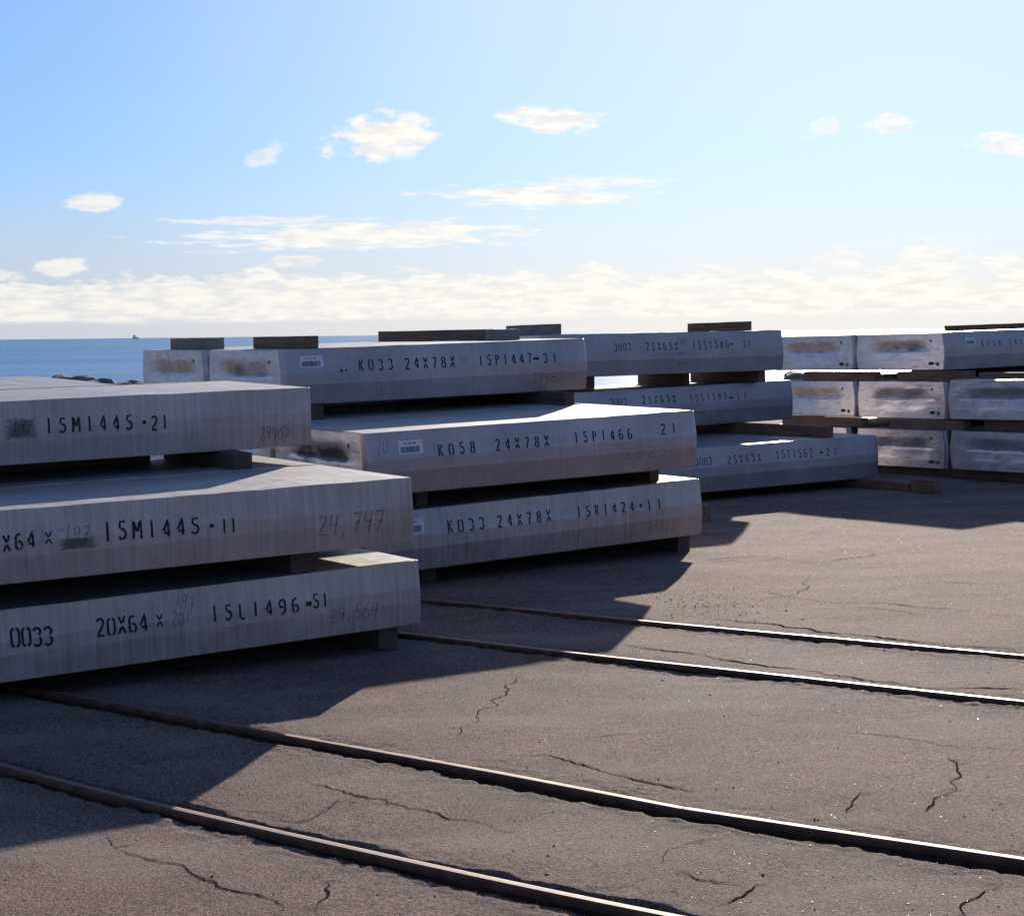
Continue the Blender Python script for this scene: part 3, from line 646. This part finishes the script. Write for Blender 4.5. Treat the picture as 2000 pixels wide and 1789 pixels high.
HG = {'0': [arc(.25, .5, .2, .45, 90, 440, 14)], '1': [[(.25, 0), (.3, 1)]], '2': [arc(.25, .75, .18, .22, 160, -10) + [(.1, .05), (.48, .04)]], '4': [[(.12, .95), (.05, .45), (.45, .48)], [(.42, .9), (.34, -.05)]],
      '5': [[(.45, .95), (.15, .93), (.12, .6)] + arc(.22, .33, .2, .27, 100, -140)], '6': [[(.4, .98)] + arc(.24, .3, .2, .3, 150, 500, 14)], '7': [[(.05, .9), (.45, .94), (.2, 0)], [(.12, .45), (.42, .5)]],
      '8': [arc(.25, .74, .16, .2, 0, 360, 12), arc(.25, .27, .19, .25, 0, 360, 12)], '9': [arc(.24, .7, .17, .24, 0, 360, 12), [(.42, .7), (.34, 0)]], ',': [[(.25, .05), (.12, -.2)]], '3': GL['3']}
WORDS=[
 ('L1','197','h',-2.702,-2.526,0.253,0.362,0.255,0.362),
 ('L1','15M1445','s',-2.426,-1.678,0.233,0.361,0.222,0.349),
 ('L1','.','s',-1.595,-1.558,0.264,0.302,0.262,0.300),
 ('L1','21','s',-1.519,-1.363,0.213,0.337,0.218,0.342),
 ('L1','29465','h',-0.522,-0.223,0.062,0.186,0.076,0.197),
 ('L2','X64','s',-3.206,-2.978,0.225,0.344,0.239,0.356),
 ('L2','X','s',-2.913,-2.858,0.254,0.340,0.256,0.342),
 ('L2','197','h',-2.783,-2.584,0.249,0.367,0.260,0.365),
 ('L2','15M1445','s',-2.496,-1.774,0.227,0.372,0.221,0.344),
 ('L2','.','s',-1.697,-1.658,0.259,0.292,0.255,0.289),
 ('L2','11','s',-1.608,-1.482,0.209,0.318,0.210,0.319),
 ('L2','24,747','h',-0.842,-0.257,0.118,0.273,0.117,0.295),
 ('L3','0033','s',-3.245,-2.943,0.229,0.375,0.216,0.354),
 ('L3','20X64','s',-2.634,-2.249,0.230,0.365,0.231,0.357),
 ('L3','X','s',-2.186,-2.131,0.249,0.342,0.249,0.342),
 ('L3','197','h',-2.038,-1.883,0.373,0.451,0.308,0.447),
 ('L3','201','h',-2.077,-1.919,0.242,0.351,0.237,0.342),
 ('L3','15L1496','s',-1.764,-1.052,0.228,0.353,0.215,0.332),
 ('L3','-','s',-0.995,-0.948,0.259,0.302,0.253,0.296),
 ('L3','51','s',-0.941,-0.807,0.228,0.342,0.228,0.342),
 ('L3','24,564','h',-0.809,-0.382,0.113,0.223,0.094,0.238),
 ('M1','K033','s',-3.080,-2.649,0.336,0.466,0.342,0.467),
 ('M1','24X78X','s',-2.499,-1.846,0.336,0.467,0.338,0.466),
 ('M1','160','h',-1.798,-1.661,0.354,0.459,0.360,0.460),
 ('M1','15P1447','s',-1.531,-0.800,0.338,0.461,0.339,0.459),
 ('M1','-','s',-0.784,-0.705,0.380,0.416,0.377,0.413),
 ('M1','31','s',-0.642,-0.453,0.339,0.453,0.338,0.452),
 ('M1','29485','r',-0.815,-0.380,0.112,0.232,0.111,0.226),
 ('M1','-','s',-3.313,-3.276,0.346,0.374,0.344,0.372),
 ('M1','.','s',-3.250,-3.225,0.343,0.371,0.342,0.370),
 ('M2','10','h',-3.899,-3.754,0.382,0.538,0.391,0.544),
 ('M2','K058','s',-3.217,-2.791,0.339,0.459,0.345,0.466),
 ('M2','24X78X','s',-2.558,-1.916,0.344,0.461,0.352,0.467),
 ('M2','160','h',-1.897,-1.696,0.367,0.471,0.364,0.468),
 ('M2','15P1466','s',-1.607,-0.874,0.358,0.473,0.353,0.465),
 ('M2','2','s',-0.499,-0.431,0.377,0.491,0.373,0.487),
 ('M2','1','s',-0.349,-0.295,0.384,0.498,0.380,0.495),
 ('M2','28250','h',-1.012,-0.246,0.137,0.260,0.126,0.246),
 ('M3','K033','s',-3.238,-2.807,0.331,0.463,0.334,0.458),
 ('M3','24X78X','s',-2.655,-2.000,0.335,0.459,0.333,0.455),
 ('M3','160','h',-1.955,-1.801,0.350,0.445,0.351,0.442),
 ('M3','15R1424','s',-1.679,-0.938,0.340,0.457,0.340,0.448),
 ('M3','.','s',-0.869,-0.828,0.377,0.410,0.373,0.406),
 ('M3','11','s',-0.768,-0.576,0.324,0.439,0.328,0.443),
 ('M3','27865','h',-0.791,-0.376,0.084,0.216,0.076,0.203),
 ('A1','3003','s',-3.276,-2.969,0.364,0.486,0.373,0.488),
 ('A1','25X65X','s',-2.696,-2.094,0.359,0.482,0.361,0.486),
 ('A1','15S1586','s',-1.822,-1.119,0.356,0.489,0.364,0.491),
 ('A1','-','s',-1.098,-1.038,0.420,0.451,0.418,0.450),
 ('A1','31','s',-0.847,-0.685,0.367,0.486,0.371,0.491),
 ('A2','3003','s',-3.593,-3.283,0.379,0.503,0.379,0.504),
 ('A2','25X65X','s',-2.996,-2.357,0.388,0.513,0.379,0.506),
 ('A2','15S1585','s',-2.091,-1.368,0.382,0.501,0.378,0.491),
 ('A2','-','s',-1.317,-1.236,0.392,0.432,0.388,0.428),
 ('A2','11','s',-1.175,-0.970,0.352,0.474,0.358,0.481),
 ('A3','3003','s',-3.428,-3.133,0.392,0.507,0.387,0.503),
 ('A3','25X65X','s',-2.862,-2.253,0.376,0.500,0.373,0.499),
 ('A3','15T1562','s',-1.981,-1.293,0.385,0.512,0.379,0.507),
 ('A3','-','s',-1.166,-1.098,0.424,0.461,0.419,0.457),
 ('A3','21','s',-1.040,-0.834,0.378,0.499,0.380,0.502),
 ('R1','K058','s',-3.380,-2.921,0.354,0.454,0.349,0.449),
 ('R1','24X78X','s',-2.708,-1.992,0.351,0.452,0.346,0.448),
]
def stroke(s, pts, wid, put, V, Fc, hw=False):
    P = [Vector(p) for p in pts]
    Q = [P[0]]
    for a, c in zip(P[:-1], P[1:]):
        m_n = max(1, int((c - a).length / .17)); Q += [a.lerp(c, (q + 1) / m_n) for q in range(m_n)]
    P = Q
    L_, R_ = [], []
    for i, p in enumerate(P):
        d = (P[min(i + 1, len(P) - 1)] - P[max(i - 1, 0)]); d = d.normalized() if d.length > 1e-6 else Vector((1, 0))
        nn_ = Vector((-d.y, d.x)) * wid * .5
        L_.append(p + nn_); R_.append(p - nn_)
    b0 = len(V)
    for a, c in zip(L_, R_): V.append(put(a.x, a.y)); V.append(put(c.x, c.y))
    for i in range(len(P) - 1):
        a = b0 + 2 * i; Fc.append((a, a + 1, a + 3, a + 2))
def write_word(k, text, kind, u0, u1, z0, t0, z1, t1):
    s = S[k]; n = len(text); rd = random.Random(k + text)
    hgt = ((t0 - z0) + (t1 - z1)) / 2; cw = hgt * (.50 if kind == 's' else .42)
    if n == 1: cw = u1 - u0
    pitch = (u1 - u0 - cw) / max(1, n - 1) if n > 1 else 0
    if n > 1 and kind != 's': pitch = (u1 - u0) / n; cw = pitch * .85
    mt = INK if kind == 's' else (MARKR if kind == 'r' else MARK)
    if kind == 's' and k in ('A1', 'A2', 'A3', 'R1'): mt = INK_F
    if kind == 'h' and k[0] == 'M': mt = MARKF
    for i, ch in enumerate(text):
        V, Fc = [], []
        uc = u0 + i * pitch; f = (uc - u0) / max(1e-6, (u1 - u0)); zb = z0 + (z1 - z0) * f; hh = (t0 - z0) + ((t1 - z1) - (t0 - z0)) * f
        jz = rd.uniform(-.004, .004) if kind == 's' else rd.uniform(-.012, .012)
        def put(x, y, uc=uc, zb=zb, hh=hh, jz=jz):
            xx = x * 2 * cw if ch != ',' else x * cw
            if kind != 's': xx += y * .12 * hh
            z = zb + jz + y * hh
            return side_pt(s, uc + xx, z, .0015)
        wid = .135 if kind == 's' else .07
        if kind == 's' and ch in '-': 
            c = [(0, .0), (1., .0), (1., 1.), (0, 1.)]
            b0 = len(V); [V.append(side_pt(s, uc + q[0] * (u1 - u0), zb + q[1] * hh * .8, .0015)) for q in c]; Fc.append((b0, b0 + 1, b0 + 2, b0 + 3)); mesh_obj('stencil_character', V, Fc, mt, s['root']); continue
        if kind == 's' and ch == '.':
            b0 = len(V); [V.append(side_pt(s, uc + (u1 - u0) * (.5 + .5 * math.cos(a)), zb + hh * (.5 + .5 * math.sin(a)), .0015)) for a in [q * math.pi / 4 for q in range(8)]]; Fc.append(tuple(range(b0, b0 + 8))); mesh_obj('stencil_character', V, Fc, mt, s['root']); continue
        for pts in (GL if kind == 's' else HG).get(ch, GL['1']):
            # stroke width is metric: scale y units by height
            sc = hgt
            P = [(x * 2 * cw / sc, y) for x, y in pts]
            def put2(x, y, uc=uc, zb=zb, hh=hh, jz=jz):
                z = zb + jz + y * hh; uu = uc + x * sc + (y * .12 * hh if kind != 's' else 0)
                return side_pt(s, uu, z, .0015)
            stroke(s, P, wid, put2, V, Fc)
        mesh_obj('stencil_character' if kind == 's' else 'handwritten_character', V, Fc, mt, s['root'])
def quad_on_side(name, k, u0, u1, z0, z1, mat, lift, nu=3, nzz=4):
    s = S[k]; V = [side_pt(s, u0 + (u1 - u0) * i / nu, z0 + (z1 - z0) * j / nzz, lift) for j in range(nzz + 1) for i in range(nu + 1)]
    Fc = [(j * (nu + 1) + i, j * (nu + 1) + i + 1, (j + 1) * (nu + 1) + i + 1, (j + 1) * (nu + 1) + i) for j in range(nzz) for i in range(nu)]
    return mesh_obj(name, V, Fc, mat, s['root'])
def sticker(k, u0, u1, z0, z1):
    s = S[k]; o = quad_on_side('barcode_label', k, u0, u1, z0, z1, PAPER, .002, 2, 2)
    V, Fc = [], []; u = u0 + .02; rd = random.Random(k); hh = z1 - z0
    while u < u1 - .04:
        wd = rd.choice((.003, .005, .008)); b0 = len(V)
        for (a, c) in ((u, z0 + .1 * hh), (u + wd, z0 + .1 * hh), (u + wd, z0 + .55 * hh), (u, z0 + .55 * hh)): V.append(side_pt(s, a, c, .0035))
        Fc.append((b0, b0 + 1, b0 + 2, b0 + 3)); u += wd + rd.choice((.003, .005))
    for q in range(3):
        a = u0 + .06 + q * .05; b0 = len(V)
        for (p_, c) in ((a, z0 + .74 * hh), (a + .035, z0 + .74 * hh), (a + .035, z0 + .82 * hh), (a, z0 + .82 * hh)): V.append(side_pt(s, p_, c, .0035))
        Fc.append((b0, b0 + 1, b0 + 2, b0 + 3))
    b = mesh_obj('barcode', V, Fc, BAR, s['root']); b.parent = o

LG, MG, AG, RG = 'rippled slabs of the left stack', 'slabs of the middle stack', 'slabs of the stack stencilled 3003', 'slabs shown end-on in the right stack'
LAB = {
 'L1': ('rippled grey slab stencilled 15M1445 21, topmost front slab of the left stack', LG),
 'L2': ('rippled grey slab stencilled X64 X 15M1445 11 with 24,747 scrawled on it', LG),
 'L3': ('lowest left slab stencilled 0033 20X64 X 15L1496 -51, nearest the asphalt', LG),
 'L1b': ('narrow slab top directly behind the slab stencilled 15M1445 21', LG),
 'L1c': ('sunlit slab top furthest back on the upper left stack, by the sea', LG),
 'L2b': ('slab directly behind the one stencilled 15M1445 11, sunlit corner showing', LG),
 'L2c': ('middle level slab hidden in shade, third row back in left stack', LG), 'L2d': ('middle level slab, rearmost row of the left stack', LG),
 'L3b': ('bottom level slab behind the one stencilled 15L1496 -51', LG), 'L3c': ('bottom level slab, third row back in left stack', LG), 'L3d': ('bottom level slab, rearmost row of the left stack', LG),
 'M1': ('top slab of the middle stack stencilled K033 24X78X 15P1447-31, white label', MG),
 'M1b': ('slab end with small rusty hole, behind the top K033 slab on its left', MG),
 'M2': ('slab stencilled K058 24X78X 15P1466 21 with sooty scorched end', MG),
 'M2b': ('middle level slab behind the K058 slab, end glimpsed under the left stack', MG), 'M2c': ('middle level slab at the back of the middle stack', MG),
 'M3': ('bottom slab of the middle stack stencilled K033 24X78X 15R1424 11', MG), 'M3b': ('bottom level slab behind the slab stencilled 15R1424 11', MG), 'M3c': ('bottom level slab at the back of the middle stack', MG),
 'A1': ('smooth slab stencilled 3003 25X65X 15S1586 31 on top of its stack', AG), 'A2': ('smooth slab stencilled 3003 25X65X 15S1585-11 in second layer', AG),
 'A3': ('smooth slab stencilled 003 25X65X 15T1562 -21 just above the asphalt', AG), 'A3b': ('bottom level slab directly behind the slab stencilled 15T1562', AG), 'A3c': ('bottom level slab two rows behind the slab stencilled 15T1562', AG),
 'R1': ('top slab of the right stack whose side reads K058 24X78X', RG), 'R2': ('middle level slab end under the K058 slab in the right stack', RG), 'R3': ('bottom level slab end under the K058 slab in the right stack', RG),
 'P1': ('top slab end just left of the K058 slab in the right stack', RG), 'P2': ('middle level slab end, leftmost column of the right stack', RG), 'P3': ('bottom level slab end, leftmost column, mostly behind the 15T1562 slab', RG),
 'S2': ('bluish slab end at the right photo edge, middle level', RG), 'S3': ('bluish slab end at the right photo edge, bottom level', RG)}
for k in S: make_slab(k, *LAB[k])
for wd_ in WORDS: write_word(*wd_)
sticker('M1', -3.787, -3.504, .405, .530); sticker('M2', -3.648, -3.377, .385, .515); sticker('M3', -3.775, -3.50, .37, .515); sticker('R1', -3.757, -3.526, .395, .505)
quad_on_side('smudge', 'L1', -2.80, -2.45, .16, .40, SMUDGE, .0008); quad_on_side('smudge', 'L2', -2.86, -2.50, .14, .40, SMUDGE, .0008)
SM2 = SMUDGE.copy(); [setattr(n_.inputs[1], 'default_value', .28) for n_ in SM2.node_tree.nodes if n_.type == 'MATH' and n_.operation == 'MULTIPLY' and abs(n_.inputs[1].default_value - .55) < 1e-4]
quad_on_side('smudge', 'A1', -2.16, -1.88, .0, .62, SM2, .0008); quad_on_side('smudge', 'A3', -2.46, -2.33, .0, .62, SM2, .0008)

# ------------------------------------------------------------------ timbers
def plane_pt(k, u, v, where='top'):
    s = S[k]; return s['O'] + s['u'] * u + s['v'] * v - (s['n'] * s['T'] if where == 'bottom' else Vector())
def z_on(k, x, y, where):
    s = S[k]; P = s['O'] - (s['n'] * s['T'] if where == 'bottom' else Vector()); n = s['n']
    return P.z - (n.x * (x - P.x) + n.y * (y - P.y)) / n.z
def timber(ref, u0, wid, v0, v1, low, high, label, mat=WOOD, cat='wooden beam', group='timber bearers between the slabs', hgt=None, skew=0., along='v'):
    """beam lying along the width of slab ref; low/high = callables giving z of contact planes"""
    s = S[ref]; U = Vector((s['u'].x, s['u'].y, 0)).normalized(); Vv = Vector((-U.y, U.x, 0)); O = Vector((s['O'].x, s['O'].y, 0))
    if along == 'u': U, Vv = Vv, U; 
    c = O + (U * (u0 + wid / 2) + Vv * (v0 + v1) / 2)
    V = []
    hl = (v1 - v0) / 2; nseg = 6; bev = .006
    secs = [(-wid / 2, 0), (wid / 2, 0), (wid / 2, 1), (-wid / 2, 1)]
    rd = random.Random(label); zc = low(c.x, c.y)
    for i in range(nseg + 1):
        f = -hl + 2 * hl * i / nseg
        for (a, tb) in secs:
            aa = a + (rd.uniform(-.003, .003)); p = c + U * (aa + skew * f) + Vv * f
            zl = low(p.x, p.y) + .001; zh = (high(p.x, p.y) - .001) if hgt is None else zl + hgt + rd.uniform(-.002, .002)
            V.append((p.x - c.x, p.y - c.y, (zh if tb else zl) - zc))
    Fc = [(0, 3, 2, 1), tuple(4 * nseg + q for q in (0, 1, 2, 3))]
    for i in range(nseg):
        for j in range(4): a = 4 * i + j; b2 = 4 * i + (j + 1) % 4; Fc.append((a, b2, b2 + 4, a + 4))
    # rotate local frame so grain follows the beam
    rot = math.atan2(-Vv.x, Vv.y); cr_, sr_ = math.cos(-rot), math.sin(-rot)
    V = [(x * cr_ - y * sr_, x * sr_ + y * cr_, z) for x, y, z in V]
    o = mesh_obj('wooden_sleeper', V, Fc, mat); o.location = (c.x, c.y, zc); o.rotation_euler = (0, 0, rot)
    bm = bmesh.new(); bm.from_mesh(o.data); bmesh.ops.recalc_face_normals(bm, faces=bm.faces)
    bmesh.ops.bevel(bm, geom=[e for e in bm.edges if len(e.link_faces) == 2 and e.calc_face_angle(0) > .8], offset=.005, segments=1, affect='EDGES'); bm.to_mesh(o.data); bm.free()
    tag(o, label, cat, group); return o
T_ = lambda k: (lambda x, y: z_on(k, x, y, 'top')); B_ = lambda k: (lambda x, y: z_on(k, x, y, 'bottom')); G_ = lambda x, y: gz(x, y) - .004
# between levels
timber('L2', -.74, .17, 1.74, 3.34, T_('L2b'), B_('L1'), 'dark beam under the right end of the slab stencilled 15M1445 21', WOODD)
timber('L2', -3.2, .17, 3.45, 7.2, T_('L2b'), B_('L1'), 'hidden beam far back under the slab stencilled 15M1445 21', WOODD)  # added unseen beam, keeps low sun out of the gap
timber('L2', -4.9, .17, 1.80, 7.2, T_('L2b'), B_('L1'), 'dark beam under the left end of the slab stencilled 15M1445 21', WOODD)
timber('L2', 3.12, .16, -4.7, -.95, T_('L2b'), B_('L1b'), 'long beam laid lengthwise deep in the shade of the left stack', mat=WOODD, along='u')  # added lengthwise beam that closes the gap to leaking light
timber('L2', -1.9, .17, 3.45, 7.2, T_('L2b'), B_('L1'), 'middle beam deep under the slab stencilled 15M1445 21', WOODD)  # added out of sight to stop light coming through under the slab
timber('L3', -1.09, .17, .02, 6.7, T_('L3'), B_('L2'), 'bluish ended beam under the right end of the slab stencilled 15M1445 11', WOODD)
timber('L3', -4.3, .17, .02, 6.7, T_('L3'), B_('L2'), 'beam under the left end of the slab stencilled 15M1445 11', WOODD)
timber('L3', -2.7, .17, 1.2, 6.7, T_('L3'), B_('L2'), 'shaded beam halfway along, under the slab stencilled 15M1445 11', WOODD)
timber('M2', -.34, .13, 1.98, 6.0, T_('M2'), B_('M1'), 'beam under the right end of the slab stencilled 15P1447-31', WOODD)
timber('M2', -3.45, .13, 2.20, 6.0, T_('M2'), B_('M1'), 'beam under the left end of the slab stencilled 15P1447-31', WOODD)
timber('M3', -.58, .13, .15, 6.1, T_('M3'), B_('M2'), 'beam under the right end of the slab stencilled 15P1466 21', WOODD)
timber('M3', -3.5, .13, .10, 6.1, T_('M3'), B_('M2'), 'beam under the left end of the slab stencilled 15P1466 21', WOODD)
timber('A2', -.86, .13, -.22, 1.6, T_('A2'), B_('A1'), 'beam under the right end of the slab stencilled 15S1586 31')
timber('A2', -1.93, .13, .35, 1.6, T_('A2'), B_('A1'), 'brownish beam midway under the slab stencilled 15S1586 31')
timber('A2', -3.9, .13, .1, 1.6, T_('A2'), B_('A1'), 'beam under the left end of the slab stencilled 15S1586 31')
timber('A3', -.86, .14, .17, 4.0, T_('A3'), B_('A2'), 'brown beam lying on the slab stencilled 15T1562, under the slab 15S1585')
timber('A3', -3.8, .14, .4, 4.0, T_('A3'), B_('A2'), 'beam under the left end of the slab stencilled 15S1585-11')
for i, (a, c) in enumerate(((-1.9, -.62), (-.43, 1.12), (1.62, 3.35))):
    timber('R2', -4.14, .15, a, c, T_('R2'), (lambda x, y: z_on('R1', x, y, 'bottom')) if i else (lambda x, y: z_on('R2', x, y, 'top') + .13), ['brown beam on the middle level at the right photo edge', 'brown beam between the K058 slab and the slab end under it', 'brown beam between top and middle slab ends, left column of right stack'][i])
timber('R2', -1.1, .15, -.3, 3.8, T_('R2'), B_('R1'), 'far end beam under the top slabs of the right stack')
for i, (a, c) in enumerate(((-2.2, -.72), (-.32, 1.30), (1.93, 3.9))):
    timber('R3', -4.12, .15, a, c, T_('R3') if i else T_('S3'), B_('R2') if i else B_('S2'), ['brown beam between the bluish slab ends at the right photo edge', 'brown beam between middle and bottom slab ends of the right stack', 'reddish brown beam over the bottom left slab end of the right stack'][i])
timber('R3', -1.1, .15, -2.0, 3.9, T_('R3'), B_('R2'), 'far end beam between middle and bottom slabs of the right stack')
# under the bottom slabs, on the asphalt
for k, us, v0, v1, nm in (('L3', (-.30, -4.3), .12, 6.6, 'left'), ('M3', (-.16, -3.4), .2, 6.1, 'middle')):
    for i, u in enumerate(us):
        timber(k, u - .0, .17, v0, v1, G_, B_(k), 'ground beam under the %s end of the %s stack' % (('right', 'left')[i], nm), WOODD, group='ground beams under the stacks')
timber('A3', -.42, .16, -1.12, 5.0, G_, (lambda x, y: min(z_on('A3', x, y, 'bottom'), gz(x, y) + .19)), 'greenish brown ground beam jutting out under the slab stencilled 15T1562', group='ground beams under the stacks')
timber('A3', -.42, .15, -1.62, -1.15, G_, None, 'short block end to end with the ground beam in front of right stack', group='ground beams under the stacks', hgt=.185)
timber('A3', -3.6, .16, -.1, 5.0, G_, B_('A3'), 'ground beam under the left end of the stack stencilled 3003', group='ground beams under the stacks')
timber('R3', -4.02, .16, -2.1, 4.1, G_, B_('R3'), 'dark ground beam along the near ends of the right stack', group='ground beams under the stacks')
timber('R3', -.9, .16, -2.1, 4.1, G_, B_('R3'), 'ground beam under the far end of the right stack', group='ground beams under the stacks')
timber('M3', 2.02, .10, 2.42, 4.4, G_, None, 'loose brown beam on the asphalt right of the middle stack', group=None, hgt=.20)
# loose beams left on top
TG = 'loose beams on top of the stacks'
timber('M1', -3.78, .09, 2.20, 3.68, T_('M1'), None, 'leftmost grey beam lying on top, above the slab end with rusty hole', WOODG, group=TG, hgt=.135)
timber('M1', -3.70, .17, .02, 1.36, T_('M1'), None, 'dark beam on top at the left end of the slab 15P1447-31', WOOD, group=TG, hgt=.135)
timber('M1', -.60, .10, 1.27, 4.10, T_('M1'), None, 'longest dark beam on top, in the centre of the middle stack', WOOD, group=TG, hgt=.135)
timber('M1', -.66, .11, .60, 1.22, T_('M1'), None, 'short pale grey block on top near the right end of slab 15P1447-31', WOODG, group=TG, hgt=.13)
timber('A1', -4.28, .10, .0, 1.42, T_('A1'), None, 'grey beam on top, just behind the short pale block', WOODG, group=TG, hgt=.155)
timber('A1', -.68, .09, .06, 1.62, T_('A1'), None, 'brown beam on top of the slab stencilled 15S1586 31', WOOD, group=TG, hgt=.145)
timber('R1', 1.2, .12, -2.75, .2, T_('R1'), None, 'thin pale edged beam on top of the K058 slab at far right', WOOD, group=TG, hgt=.095, along='u')
